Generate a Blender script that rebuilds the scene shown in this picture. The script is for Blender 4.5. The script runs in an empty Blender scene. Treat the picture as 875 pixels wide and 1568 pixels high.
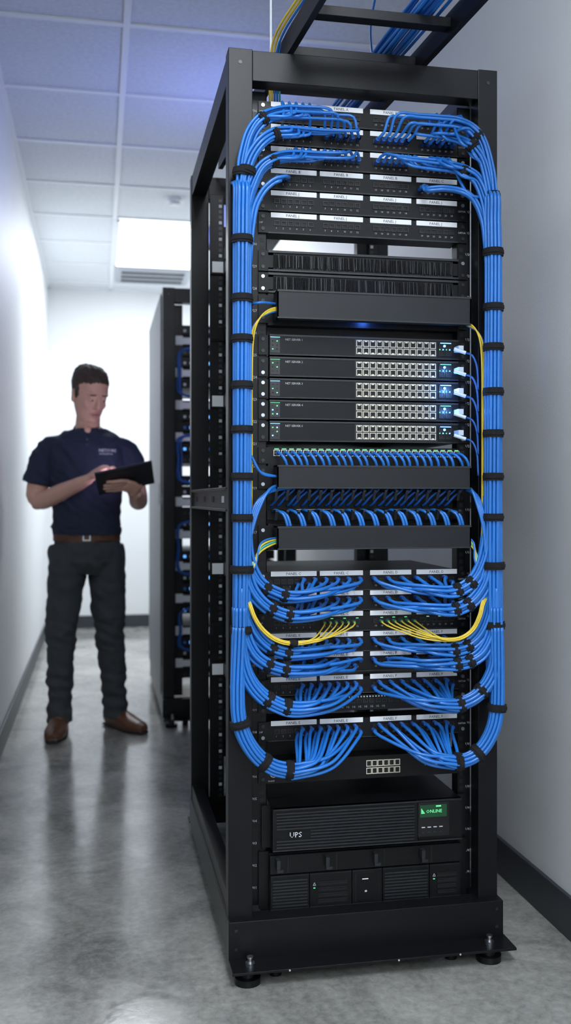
import bpy, math, random, time
from mathutils import Vector, Matrix, noise
from mathutils.bvhtree import BVHTree
random.seed(4)
HC=1.03; CA,SA=0.982,0.189; F=1494.0
# survey helpers : photo measurement -> metres on a given real plane (depth Y)
def RX(px,Y):
    u=(px-437.5)/F; return Y*(SA+CA*u)/(CA-SA*u)
def RZ(px,py,Y):
    u=(px-437.5)/F; return HC+(763-py)/F*Y/(CA-SA*u)
def PT(px,py,Y): return Vector((RX(px,Y),Y,RZ(px,py,Y)))
def ZL(py,Y=2.15): return RZ(415,py,Y)

# ---------------------------------------------------------------- materials
MATS={}
def mat(name,col,rough=0.5,metal=0.0,emit=None,es=0.0,var=0.0,vscale=8.0,bump=0.0,bscale=200.0,spec=0.5,rvar=0.0,coat=0.0):
    if name in MATS: return MATS[name]
    m=bpy.data.materials.new(name); m.use_nodes=True
    nt=m.node_tree; b=nt.nodes['Principled BSDF']
    b.inputs['Base Color'].default_value=(*col,1); b.inputs['Roughness'].default_value=rough
    b.inputs['Metallic'].default_value=metal; b.inputs['Specular IOR Level'].default_value=spec
    b.inputs['Coat Weight'].default_value=coat
    if emit: b.inputs['Emission Color'].default_value=(*emit,1); b.inputs['Emission Strength'].default_value=es
    tc=nt.nodes.new('ShaderNodeTexCoord')
    if var>0 or rvar>0:
        n=nt.nodes.new('ShaderNodeTexNoise'); n.inputs['Scale'].default_value=vscale; n.inputs['Detail'].default_value=6
        nt.links.new(tc.outputs['Object'],n.inputs['Vector'])
        if var>0:
            r=nt.nodes.new('ShaderNodeValToRGB')
            r.color_ramp.elements[0].position=0.3; r.color_ramp.elements[1].position=0.7
            r.color_ramp.elements[0].color=(*[max(0,c*(1-var)) for c in col],1)
            r.color_ramp.elements[1].color=(*[min(1,c*(1+var)) for c in col],1)
            nt.links.new(n.outputs['Fac'],r.inputs['Fac']); nt.links.new(r.outputs['Color'],b.inputs['Base Color'])
        if rvar>0:
            mr=nt.nodes.new('ShaderNodeMapRange'); mr.inputs['From Min'].default_value=.3; mr.inputs['From Max'].default_value=.7
            mr.inputs['To Min'].default_value=rough-rvar; mr.inputs['To Max'].default_value=rough+rvar
            nt.links.new(n.outputs['Fac'],mr.inputs['Value']); nt.links.new(mr.outputs['Result'],b.inputs['Roughness'])
    if bump>0:
        n2=nt.nodes.new('ShaderNodeTexNoise'); n2.inputs['Scale'].default_value=bscale; n2.inputs['Detail'].default_value=3
        nt.links.new(tc.outputs['Object'],n2.inputs['Vector'])
        bp=nt.nodes.new('ShaderNodeBump'); bp.inputs['Strength'].default_value=bump; bp.inputs['Distance'].default_value=.002
        nt.links.new(n2.outputs['Fac'],bp.inputs['Height']); nt.links.new(bp.outputs['Normal'],b.inputs['Normal'])
    MATS[name]=m; return m

STEEL=mat('black_powdercoat',(.005,.0055,.007),.34,0.0,bump=.12,bscale=900,spec=.28)
FACE=mat('black_faceplate',(.0045,.005,.006),.40,var=.2,vscale=4,spec=.28)
DARK=mat('port_void',(.002,.002,.003),.6)
BEZ=mat('port_bezel',(.018,.020,.024),.35)
WHITE=mat('label_white',(.92,.94,.96),.5)
INK=mat('label_ink',(.02,.02,.03),.7)
PRINT=mat('printed_grey',(.6,.62,.66),.6)
SILVER=mat('port_metal',(.86,.80,.66),.4,.2)
SCREW=mat('zinc_screw',(.5,.52,.55),.3,1.0)
BLUE=mat('blue_cable_jacket',(.020,.185,.62),.30,var=.14,vscale=5,coat=.25)
BLUEP=mat('blue_plug_boot',(.012,.10,.42),.35)
YEL=mat('yellow_cable_jacket',(.85,.62,.06),.35,var=.1)
CYN=mat('teal_cable_jacket',(.05,.5,.5),.35)
TIE=mat('velcro_tie',(.005,.005,.007),.85,bump=.5,bscale=1500)
CLEAR=mat('clear_plug',(.65,.75,.85),.2)
LEDG=mat('led_green',(.1,.5,.2),.4,emit=(.15,1,.35),es=1.0)
LEDB=mat('led_blue',(.1,.4,1),.4,emit=(.12,.4,1),es=6)
LEDW=mat('led_white',(.8,.9,1),.4,emit=(.8,.9,1),es=1.0)
FIBC=mat('fiber_connector_green',(.05,.22,.10),.4)
BRUSH=mat('brush_bristle',(.010,.010,.011),.9,bump=1.0,bscale=700)
LCD=mat('lcd_green',(.01,.04,.02),.3,emit=(.01,.10,.03),es=.3)

# ---------------------------------------------------------------- mesh builder
_tc={}
def text_mesh(s,size):
    k=s
    if k not in _tc:
        c=bpy.data.curves.new('t','FONT'); c.body=s; c.size=1.0; c.resolution_u=1; c.align_x='LEFT'
        o=bpy.data.objects.new('t',c); bpy.context.collection.objects.link(o)
        dg=bpy.context.evaluated_depsgraph_get(); me=bpy.data.meshes.new_from_object(o.evaluated_get(dg))
        v=[tuple(x.co) for x in me.vertices]; f=[tuple(p.vertices) for p in me.polygons]
        bpy.data.objects.remove(o); bpy.data.curves.remove(c); bpy.data.meshes.remove(me)
        _tc[k]=(v,f)
    v,f=_tc[k]; return [(a*size,b*size,0) for a,b,c in v],f
for s in ['U%02d'%k for k in range(1,42)]+['PANEL '+c for c in 'ABCDEFJ']+[str(i) for i in range(1,25)]+['CAT6A','24P','1G','MGMT','UPS','ONLINE','NETSURE','DATACENTER']+['NET SERVER %d'%k for k in range(1,6)]:
    text_mesh(s,1)
class MB:
    def __init__(s): s.v=[];s.f=[];s.m=[];s.mats=[];s.names={};s.sm=[]
    def mi(s,m):
        if m.name not in s.names: s.names[m.name]=len(s.mats); s.mats.append(m)
        return s.names[m.name]
    def add(s,v,f,m,smooth=False):
        o=len(s.v); s.v+= [tuple(x) for x in v]; k=s.mi(m)
        for a in f: s.f.append(tuple(i+o for i in a)); s.m.append(k); s.sm.append(smooth)
    def box(s,x0,x1,y0,y1,z0,z1,m,M=None):
        v=[Vector(p) for p in ((x0,y0,z0),(x1,y0,z0),(x1,y1,z0),(x0,y1,z0),(x0,y0,z1),(x1,y0,z1),(x1,y1,z1),(x0,y1,z1))]
        if M: v=[M@p for p in v]
        s.add(v,[(0,3,2,1),(4,5,6,7),(0,1,5,4),(1,2,6,5),(2,3,7,6),(3,0,4,7)],m)
    def beam(s,a,b,w,h,m):
        a=Vector(a);b=Vector(b);t=(b-a).normalized();up=Vector((0,0,1))
        if abs(t.z)>.95: up=Vector((0,1,0))
        x=t.cross(up).normalized();z=x.cross(t)
        v=[]
        for p in (a,b):
            for sx,sz in ((-1,-1),(1,-1),(1,1),(-1,1)): v.append(p+x*w/2*sx+z*h/2*sz)
        s.add(v,[(0,1,2,3),(7,6,5,4),(0,4,5,1),(1,5,6,2),(2,6,7,3),(3,7,4,0)],m)
    def cyl(s,a,b,r,m,seg=12,r2=None):
        a=Vector(a);b=Vector(b);t=(b-a).normalized();r2=r if r2 is None else r2
        up=Vector((0,0,1)) if abs(t.z)<.9 else Vector((1,0,0))
        x=t.cross(up).normalized();y=t.cross(x)
        v=[];f=[]
        for p,rr in ((a,r),(b,r2)):
            for i in range(seg):
                an=2*math.pi*i/seg; v.append(p+x*rr*math.cos(an)+y*rr*math.sin(an))
        for i in range(seg):
            j=(i+1)%seg; f.append((i,i+seg,j+seg,j))
        s.add(v,f,m,True); s.add(v,[tuple(range(seg)),tuple(range(2*seg-1,seg-1,-1))],m)
    def text(s,st,size,x,y,z,m):
        v,f=text_mesh(st,size); s.add([(x+a,y,z+b) for a,b,c in v],f,m)
    def build(s,name,parent=None,bevel=0):
        me=bpy.data.meshes.new(name); me.from_pydata(s.v,[],s.f)
        for m in s.mats: me.materials.append(m)
        me.polygons.foreach_set('material_index',s.m); me.polygons.foreach_set('use_smooth',s.sm); me.update()
        o=bpy.data.objects.new(name,me); bpy.context.collection.objects.link(o)
        if parent: o.parent=parent
        if bevel:
            b=o.modifiers.new('bev','BEVEL'); b.width=bevel; b.segments=2; b.limit_method='ANGLE'
        return o
def empty(name):
    e=bpy.data.objects.new(name,None); bpy.context.collection.objects.link(e); e.empty_display_size=.1; return e

# ---------------------------------------------------------------- man (built first, scene still light)
SKIN=mat('skin',(.64,.37,.28),.5,var=.05,vscale=20)
SHIRT=mat('navy_polo_fabric',(.012,.020,.048),.85,bump=.4,bscale=500)
PANTS=mat('charcoal_trouser_fabric',(.040,.047,.052),.85,bump=.4,bscale=400)
BELT=mat('brown_belt_leather',(.09,.035,.018),.5)
SHOE=mat('brown_shoe_leather',(.12,.05,.026),.4,var=.2)
SOLE=mat('shoe_sole',(.02,.014,.012),.7)
HAIR=mat('brown_hair',(.050,.030,.020),.7,bump=.9,bscale=250,var=.3,vscale=90)
V=Vector
def loft(secs,ref,seg=20):
    n=len(secs); v=[];f=[]; ref=V(ref)
    for i,(c,ra,rb) in enumerate(secs):
        t=(V(secs[min(i+1,n-1)][0])-V(secs[max(i-1,0)][0])).normalized()
        x=(ref-t*ref.dot(t)).normalized(); y=t.cross(x)
        for k in range(seg):
            a=2*math.pi*k/seg; v.append(V(c)+x*ra*math.cos(a)+y*rb*math.sin(a))
    for i in range(n-1):
        for k in range(seg):
            q=(k+1)%seg; f.append((i*seg+k,i*seg+q,(i+1)*seg+q,(i+1)*seg+k))
    v.append(V(secs[0][0])); v.append(V(secs[-1][0])); a=len(v)-2
    for k in range(seg):
        q=(k+1)%seg; f.append((a,q,k)); f.append((a+1,(n-1)*seg+k,(n-1)*seg+q))
    return v,f
def dens(secs,step=.015):
    out=[]
    for i in range(len(secs)-1):
        c0,a0,b0=secs[i];c1,a1,b1=secs[i+1]; c0=V(c0);c1=V(c1); n=max(1,int((c1-c0).length/step))
        for k in range(n):
            t=k/n; s=t*t*(3-2*t)*.5+t*.5; out.append((c0.lerp(c1,t),a0+(a1-a0)*s,b0+(b1-b0)*s))
    out.append((V(secs[-1][0]),secs[-1][1],secs[-1][2])); return out
def ball(c,rx,ry,rz,M=None,nu=16,nv=12):
    v=[];f=[]
    for i in range(1,nv):
        th=math.pi*i/nv
        for k in range(nu):
            a=2*math.pi*k/nu; v.append(V((rx*math.sin(th)*math.cos(a),ry*math.sin(th)*math.sin(a),rz*math.cos(th))))
    v.append(V((0,0,rz)));v.append(V((0,0,-rz)))
    for i in range(nv-2):
        for k in range(nu):
            q=(k+1)%nu; f.append((i*nu+k,(i+1)*nu+k,(i+1)*nu+q,i*nu+q))
    A=len(v)-2
    for k in range(nu):
        q=(k+1)%nu; f.append((A,k,q)); f.append((A+1,(nv-2)*nu+q,(nv-2)*nu+k))
    if M: v=[M@p for p in v]
    return [p+V(c) for p in v],f
parts=[]
def part(vf,m): parts.append((vf[0],vf[1],m))
X0=-.048;Y0=4.42
part(loft(dens([((X0,Y0,.872),.150,.110),((X0,Y0,.90),.153,.113),((X0,Y0,.95),.150,.112),((X0,Y0-.004,1.05),.156,.116),((X0,Y0-.006,1.15),.168,.120),((X0,Y0-.002,1.22),.178,.118),((X0,Y0,1.27),.170,.105),((X0-.002,Y0+.002,1.305),.130,.086),((X0-.002,Y0+.002,1.335),.080,.07)]),(1,0,0),32),SHIRT)
part(loft(dens([((X0,Y0,.842),.148,.109),((X0,Y0,.878),.147,.108)]),(1,0,0),32),BELT)
part(loft(dens([((X0-.002,Y0+.01,.70),.12,.09),((X0,Y0+.006,.76),.148,.118),((X0,Y0+.003,.81),.149,.116),((X0,Y0,.846),.145,.107)]),(1,0,0),32),PANTS)
part(loft(dens([((-.126,4.43,.82),.083,.10),((-.134,4.42,.70),.084,.098),((-.148,4.41,.56),.076,.084),((-.158,4.40,.43),.066,.072),((-.162,4.405,.28),.060,.067),((-.164,4.41,.15),.053,.060),((-.165,4.40,.05),.056,.070)]),(1,0,0),24),PANTS)
part(loft(dens([((.031,4.44,.82),.083,.10),((.040,4.44,.70),.083,.098),((.047,4.44,.56),.075,.084),((.053,4.435,.43),.065,.072),((.062,4.45,.28),.060,.067),((.075,4.462,.15),.053,.060),((.082,4.455,.05),.056,.070)]),(1,0,0),24),PANTS)
def shoe(an,d):
    d=V(d).normalized(); s=V((d.y,-d.x,0)); an=V(an)
    part(loft(dens([(an-d*.075+V((0,0,.038)),.026,.030),(an-d*.055+V((0,0,.045)),.036,.044),(an+V((0,0,.050)),.040,.050),(an+d*.06+V((0,0,.040)),.045,.040),(an+d*.12+V((0,0,.031)),.048,.030),(an+d*.17+V((0,0,.026)),.040,.025),(an+d*.20+V((0,0,.021)),.022,.018)]),s,20),SHOE)
    part(loft(dens([(an-d*.08+V((0,0,.007)),.030,.008),(an+V((0,0,.007)),.040,.008),(an+d*.12+V((0,0,.007)),.050,.008),(an+d*.205+V((0,0,.007)),.024,.008)]),s,16),SOLE)
shoe((-.165,4.40,0),(-.12,-1,0)); shoe((.085,4.46,0),(.55,-.8,0))
HM=Matrix.Translation((-.034,4.385,1.484))@Matrix.Rotation(math.radians(26),4,'Z')@Matrix.Rotation(math.radians(22),4,'X')
part(loft(dens([((X0,Y0+.008,1.27),.060,.064),((X0+.002,Y0+.006,1.34),.055,.058),((X0+.006,Y0-.004,1.39),.053,.057),((X0+.01,Y0-.012,1.45),.05,.056)]),(1,0,0),20),SKIN)
part(loft(dens([((X0,Y0+.012,1.298),.090,.082),((X0,Y0+.004,1.326),.070,.072),((X0,Y0-.002,1.343),.065,.067)],.006),(1,0,0),24),SHIRT)
part(ball((X0+.003,Y0-.062,1.328),.016,.016,.022,Matrix.Rotation(-.5,4,'X')),SKIN)
for s in (-1,1): part(ball((X0+s*.036,Y0-.070,1.314),.022,.008,.016,Matrix.Rotation(s*.6,4,'Y')@Matrix.Rotation(-.6,4,'X')),SHIRT)
def hp(vf): return ([HM@p for p in vf[0]],vf[1])
hs=[(-.113,.020,.018,-.062),(-.109,.031,.030,-.054),(-.098,.043,.048,-.040),(-.078,.054,.067,-.023),(-.050,.062,.080,-.011),(-.015,.068,.088,-.002),(.02,.072,.091,.004),(.05,.073,.092,.007),(.075,.068,.084,.009),(.095,.055,.068,.011),(.108,.036,.046,.011),(.114,.012,.016,.011)]
part(hp(loft([(V((0,cy,z)),rx,ry) for z,rx,ry,cy in hs],(1,0,0),32)),SKIN)
part(hp(loft(dens([(V((0,-.083,.016)),.007,.008),(V((0,-.095,-.006)),.009,.010),(V((0,-.104,-.026)),.012,.010),(V((0,-.092,-.036)),.011,.008)],.006),(1,0,0),12)),SKIN)
for s in (-1,1):
    part(hp(ball((s*.011,-.090,-.030),.008,.010,.007)),SKIN)
    part(hp(ball((s*.072,.014,-.008),.009,.019,.031,Matrix.Rotation(s*.3,4,'Z'))),SKIN)
    part(hp(ball((s*.027,-.0765,.026),.025,.013,.008)),SKIN)
    part(hp(ball((s*.027,-.075,.005),.014,.012,.010)),SKIN)
    part(hp(ball((s*.036,-.054,-.026),.020,.020,.022)),SKIN)
    part(hp(ball((s*.0695,-.010,.020),.006,.016,.030)),HAIR)
part(hp(ball((0,-.075,-.061),.022,.012,.009)),SKIN)
part(hp(ball((0,-.072,-.072),.019,.012,.007)),SKIN)
part(hp(ball((0,-.066,-.096),.022,.015,.014)),SKIN)
hr=[(-.06,.045,.045,.040),(-.04,.058,.058,.036),(-.01,.066,.070,.032),(.015,.074,.078,.028),(.035,.078,.084,.024),(.055,.079,.089,.020),(.072,.078,.091,.016),(.088,.073,.092,.010),(.104,.063,.082,.008),(.118,.047,.062,.006),(.127,.028,.038,.006),(.130,.010,.014,.006)]
part(hp(loft([(V((0,cy,z)),rx,ry) for z,rx,ry,cy in hr],(1,0,0),32)),HAIR)
part(loft(dens([((-.14,4.425,1.262),.04,.045),((-.185,4.425,1.258),.054,.052),((-.218,4.425,1.235),.058,.058),((-.240,4.425,1.19),.060,.062),((-.254,4.42,1.13),.060,.065),((-.262,4.42,1.095),.061,.066)]),(0,1,0),22),SHIRT)
part(loft(dens([((-.225,4.425,1.22),.045,.045),((-.258,4.42,1.10),.046,.048),((-.268,4.418,1.045),.042,.044),((-.256,4.405,1.018),.040,.042),((-.225,4.375,1.024),.042,.040),((-.16,4.31,1.055),.038,.037),((-.085,4.24,1.088),.030,.030),((-.035,4.19,1.112),.026,.022)]),(0,1,.2),18),SKIN)
part(loft(dens([((.044,4.425,1.258),.04,.045),((.090,4.425,1.254),.054,.052),((.122,4.425,1.230),.058,.058),((.145,4.425,1.185),.060,.062),((.159,4.42,1.13),.060,.065),((.168,4.415,1.095),.061,.066)]),(0,1,0),22),SHIRT)
part(loft(dens([((.13,4.425,1.22),.045,.045),((.162,4.42,1.10),.046,.048),((.176,4.415,1.045),.042,.044),((.178,4.395,1.020),.041,.042),((.175,4.35,1.018),.041,.040),((.168,4.28,1.028),.036,.036),((.158,4.21,1.042),.029,.029),((.148,4.17,1.055),.027,.022)]),(1,0,0),18),SKIN)
TW=V((.975,0,.22)).normalized(); TD=V((-.13,-.84,.52)); TD=(TD-TW*TD.dot(TW)).normalized(); TN=TW.cross(TD)
if TN.z<0: TN=-TN
TCn=V((.110,4.090,1.114))
def tp(w,d,n): return TCn+TW*w+TD*d+TN*n
part(loft(dens([((.150,4.175,1.052),.028,.020),(tp(.035,-.062,-.030),.036,.018),(tp(.012,-.035,-.024),.042,.016),(tp(-.004,-.022,-.020),.040,.013)],.008),TD,16),SKIN)
for i,(ln) in enumerate((.070,.078,.074,.060)):
    d0=-.052+i*.0215
    part(loft(dens([(tp(.01,d0*.8-.01,-.019),.0092,.0092),(tp(-.02,d0,-.018),.0088,.0088),(tp(-.02-ln*.45,d0+.003,-.017),.0083,.0083),(tp(-.02-ln*.8,d0+.004,-.0135),.0076,.0076),(tp(-.02-ln,d0+.004,-.0115),.0055,.0055)],.006),TD,10),SKIN)
part(loft(dens([(tp(.045,-.070,-.024),.013,.013),(tp(.050,-.094,-.012),.011,.011),(tp(.045,-.097,.010),.010,.010),(tp(.034,-.078,.0165),.009,.009),(tp(.026,-.064,.0145),.006,.006)],.006),TW,10),SKIN)
part(loft(dens([((-.040,4.195,1.110),.025,.020),((-.012,4.168,1.132),.034,.017),((.012,4.146,1.144),.041,.016),((.028,4.134,1.146),.039,.013)],.008),(0,.7,.3),16),SKIN)
fb=[V((.028,4.163,1.138)),V((.036,4.146,1.146)),V((.038,4.127,1.150)),V((.030,4.108,1.148))]
ft=[(-.035,-.03),(-.028,-.005),(-.040,.020),(-.075,.035)]
for i,q in enumerate(fb):
    w,d=ft[i]; tip=tp(w+.02,d,.013 if i!=2 else .011); k1=q.lerp(tip,.4)+V((.004,-.004,.014)); k2=q.lerp(tip,.75)+V((.004,-.004,.008))
    part(loft(dens([(q-V((.014,-.006,.002)),.0095,.0095),(k1,.009,.009),(k2,.0083,.0083),(tip,.006,.006)],.006),(0,1,.3),10),SKIN)
part(loft(dens([(V((-.022,4.160,1.122)),.013,.012),(V((-.010,4.128,1.118)),.011,.011),(V((.008,4.106,1.112)),.0095,.0095),(tp(-.092,.012,.014),.007,.007)],.006),(1,0,0),10),SKIN)
ml=[SKIN,SHIRT,PANTS,BELT,SHOE,SOLE,HAIR]; mln=[m.name for m in ml]
allv=[];allf=[];fk=[]
for v,f,m in parts:
    o=len(allv); allv+=[tuple(p) for p in v]; allf+=[tuple(i+o for i in a) for a in f]; fk+=[mln.index(m.name)]*len(f)
me=bpy.data.meshes.new('body_src'); me.from_pydata(allv,[],allf); o=bpy.data.objects.new('body_src',me); bpy.context.collection.objects.link(o)
r=o.modifiers.new('r','REMESH'); r.mode='VOXEL'; r.voxel_size=.0038; r.adaptivity=0
s=o.modifiers.new('s','SMOOTH'); s.factor=.5; s.iterations=3
dg=bpy.context.evaluated_depsgraph_get(); bm_=bpy.data.meshes.new_from_object(o.evaluated_get(dg)); bpy.data.objects.remove(o)
src=BVHTree.FromPolygons(allv,allf)
bm_.materials.clear()
for m in ml: bm_.materials.append(m)
idx=[]; cloth=set(); hair=set()
for p in bm_.polygons:
    _,_,i,_=src.find_nearest(p.center+p.normal*.0012); k=fk[i]; idx.append(k)
    if k in (1,2): cloth.update(p.vertices)
    if k==6: hair.update(p.vertices)
bm_.polygons.foreach_set('material_index',idx); bm_.polygons.foreach_set('use_smooth',[True]*len(idx))
nrm={i:bm_.vertices[i].normal.copy() for i in cloth|hair}
for i in cloth:
    vv=bm_.vertices[i]; c=vv.co.copy()
    d=c.x*10 if c.z>.9 else c.x*3
    n=noise.noise(V((c.x*9,c.y*9,c.z*14+d)))*.009+noise.noise(V((c.x*22,c.y*22,c.z*30+d*2)))*.007
    if c.z<.25 : n+=math.sin(c.z*110+c.x*20)*.003
    if .36<c.z<.5: n+=math.sin(c.z*140+c.x*50)*.0022
    vv.co=c+nrm[i]*n
IM=HM.inverted()
for i in hair:
    vv=bm_.vertices[i]; c=IM@vv.co; vv.co=vv.co+nrm[i]*(noise.noise(V((c.x*70,c.y*18,c.z*40)))*.005+noise.noise(V((c.x*180,c.y*50,c.z*90)))*.003)
for vv in bm_.vertices:
    if vv.co.z<.001: vv.co.z=.001
bm_.update()
man=empty('man')
body=bpy.data.objects.new('body',bm_); bpy.context.collection.objects.link(body); body.parent=man
fb_=MB()
EYEW=mat('eye_white',(.6,.58,.55),.3); EYED=mat('eye_iris',(.03,.025,.02),.2); LIP=mat('lips',(.42,.19,.15),.5)
for s in (-1,1):
    v,f=hp(ball((s*.027,-.0835,.001),.010,.0045,.0028)); fb_.add(v,f,EYEW,True)
    v,f=hp(ball((s*.027,-.0868,.0005),.0055,.0028,.0028)); fb_.add(v,f,EYED,True)
    v,f=hp(ball((s*.028,-.0880,.0250),.017,.0032,.0030,Matrix.Rotation(s*.03,4,'Y'))); fb_.add(v,f,HAIR,True)
v,f=hp(ball((0,-.0870,-.0610),.020,.0034,.0028)); fb_.add(v,f,LIP,True)
v,f=hp(ball((0,-.0840,-.0670),.017,.0042,.0036)); fb_.add(v,f,LIP,True)
fb_.build('face_features',man)
bvh=BVHTree.FromPolygons([tuple(v.co) for v in bm_.vertices],[tuple(p.vertices) for p in bm_.polygons])
LG=mat('embroidery_white',(.6,.65,.72),.7)
lg=MB()
def proj(x,z,off=.0015):
    h=bvh.ray_cast(V((x,4.0,z)),V((0,1,0)))
    return V((x,(h[0].y if h[0] else 4.3)-off,z))
for st,sz,xx,zz in (('NETSURE',.018,.004,1.232),('DATACENTER',.009,.006,1.220)):
    v,f=text_mesh(st,sz); lg.add([proj(xx+a,zz+c) for a,c,_ in v],f,LG)
for z in (1.285,1.262): p=proj(X0+.002,z); lg.cyl(p,p+V((0,.003,0)),.004,BEZ,8)
p=proj(X0,.860,.001); lg.box(p.x-.016,p.x+.016,p.y-.002,p.y+.004,.846,.876,SCREW)
lg.box(p.x-.012,p.x+.012,p.y-.003,p.y,.850,.872,BELT)
lg.build('shirt_details',man)
TM=Matrix(((TW.x,TD.x,TN.x,TCn.x),(TW.y,TD.y,TN.y,TCn.y),(TW.z,TD.z,TN.z,TCn.z),(0,0,0,1)))
b=MB(); TB=mat('tablet_shell',(.014,.016,.02),.4); SCR=mat('tablet_screen',(.1,.1,.15),.2,emit=(.80,.62,1),es=7.0)
RIM=mat('tablet_rim',(.35,.37,.4),.3,.8)
b.box(-.118,.118,-.080,.080,-.0055,.0040,TB,TM); b.box(-.118,.118,-.080,.080,.0030,.0046,RIM,TM); b.box(-.108,.108,-.071,.071,.0046,.0052,SCR,TM)
b.box(-.11,-.095,.060,.075,-.0065,-.0055,BEZ,TM)
b.build('tablet_computer')

# ---------------------------------------------------------------- room
XL,XR,YB,YF,ZC=-.39,1.09,7.9,-2.6,2.70
W=mat('painted_wall',(.76,.775,.79),.55,var=.02,vscale=2,bump=.25,bscale=260,spec=.35)
def slab(name,*a,m=W):
    b=MB(); b.box(*a,m); return b.build(name)
slab('wall_left',XL-.1,XL,YF,YB,0,ZC); slab('wall_right',XR,XR+.1,YF,YB,0,ZC)
slab('wall_back',XL-.1,XR+.1,YB,YB+.1,0,ZC); slab('wall_front',XL-.1,XR+.1,YF-.1,YF,0,ZC)
fm=bpy.data.materials.new('polished_concrete'); fm.use_nodes=True; nt=fm.node_tree; b=nt.nodes['Principled BSDF']
tc=nt.nodes.new('ShaderNodeTexCoord')
def nz(scale,det,dist=0,rough=.55):
    n=nt.nodes.new('ShaderNodeTexNoise'); n.inputs['Scale'].default_value=scale; n.inputs['Detail'].default_value=det
    n.inputs['Distortion'].default_value=dist; n.inputs['Roughness'].default_value=rough
    nt.links.new(tc.outputs['Object'],n.inputs['Vector']); return n
n1=nz(2.6,10,1.0,.66); n2=nz(48,6,.3,.7); n3=nz(6,5,1.2)
mx=nt.nodes.new('ShaderNodeMix'); mx.data_type='FLOAT'; mx.inputs['Factor'].default_value=.36
nt.links.new(n1.outputs['Fac'],mx.inputs['A']); nt.links.new(n2.outputs['Fac'],mx.inputs['B'])
rp=nt.nodes.new('ShaderNodeValToRGB'); rp.color_ramp.elements[0].position=.38; rp.color_ramp.elements[1].position=.62
rp.color_ramp.elements[0].color=(.17,.17,.158,1); rp.color_ramp.elements[1].color=(.45,.44,.41,1)
nt.links.new(mx.outputs['Result'],rp.inputs['Fac']); nt.links.new(rp.outputs['Color'],b.inputs['Base Color'])
mr=nt.nodes.new('ShaderNodeMapRange'); mr.inputs['From Min'].default_value=.3; mr.inputs['From Max'].default_value=.7
mr.inputs['To Min'].default_value=.09; mr.inputs['To Max'].default_value=.24
nt.links.new(n3.outputs['Fac'],mr.inputs['Value']); nt.links.new(mr.outputs['Result'],b.inputs['Roughness'])
b.inputs['Specular IOR Level'].default_value=.75
bp=nt.nodes.new('ShaderNodeBump'); bp.inputs['Strength'].default_value=.10; bp.inputs['Distance'].default_value=.002
nt.links.new(n2.outputs['Fac'],bp.inputs['Height']); nt.links.new(bp.outputs['Normal'],b.inputs['Normal'])
slab('floor',XL-.1,XR+.1,YF-.1,YB+.1,-.1,0,m=fm)
TILE=mat('ceiling_tile',(.74,.77,.80),.9,var=.06,vscale=60,bump=.4,bscale=300,spec=.1)
GRID=mat('ceiling_grid',(.84,.86,.88),.5)
b=MB(); b.box(XL-.1,XR+.1,YF-.1,YB+.1,ZC,ZC+.08,TILE)
for x in (.10,.70): b.box(x-.012,x+.012,YF,YB,ZC-.008,ZC+.001,GRID)
y=3.48-6.0
while y<YB: b.box(XL,XR,y-.012,y+.012,ZC-.007,ZC+.001,GRID); y+=.6
b.box(XL,XL+.02,YF,YB,ZC-.008,ZC,GRID); b.box(XR-.02,XR,YF,YB,ZC-.008,ZC,GRID); b.box(XL,XR,YB-.02,YB,ZC-.008,ZC,GRID)
b.build('ceiling')
BB=mat('baseboard_vinyl',(.035,.04,.048),.45)
for n,a in (('left',(XL,XL+.012,YF,YB)),('right',(XR-.012,XR,YF,YB)),('back',(XL+.012,XR-.012,YB-.012,YB))):
    b=MB(); b.box(*a,0,.1,BB); b.build('baseboard_'+n,bevel=.003)
PAN=mat('luminous_diffuser',(.9,.95,1),.5,emit=(.88,.95,1),es=6)
FRM=mat('luminaire_frame',(.8,.82,.85),.4)
def area(name,loc,rot,sx,sy,e,col):
    l=bpy.data.lights.new(name,'AREA'); l.shape='RECTANGLE'; l.size=sx; l.size_y=sy; l.energy=e; l.color=col
    o=bpy.data.objects.new(name,l); o.location=loc; o.rotation_euler=rot; bpy.context.collection.objects.link(o); return o
for y0,e in ((5.88,46),(.48-.6,32),(-2.52,32)):
    b=MB(); z=ZC-.009
    b.box(.125,.675,y0+.025,y0+1.175,z-.004,z,PAN)
    b.box(.112,.13,y0+.012,y0+1.188,z-.008,z,FRM); b.box(.67,.688,y0+.012,y0+1.188,z-.008,z,FRM)
    b.box(.112,.688,y0+.012,y0+.03,z-.008,z,FRM); b.box(.112,.688,y0+1.17,y0+1.188,z-.008,z,FRM)
    o=b.build('ceiling_light_panel')
    a=area('panel_lamp',(.4,y0+.6,z-.012),(0,0,0),.54,1.14,e,(.91,.955,1)); a.parent=o
b=MB(); VENT=mat('vent_grille',(.45,.48,.52),.5)
b.box(.14,.66,7.12,7.62,ZC-.014,ZC-.008,VENT)
for i in range(7): b.box(.17,.63,7.16+i*.065,7.19+i*.065,ZC-.022,ZC-.014,DARK if i%2 else VENT)
b.build('ceiling_vent')
b=MB(); b.cyl((.42,5.45,ZC-.02),(.42,5.45,ZC),.045,FRM,20); b.cyl((.42,5.45,ZC-.04),(.42,5.45,ZC-.02),.03,FRM,20); b.build('smoke_detector')

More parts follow.
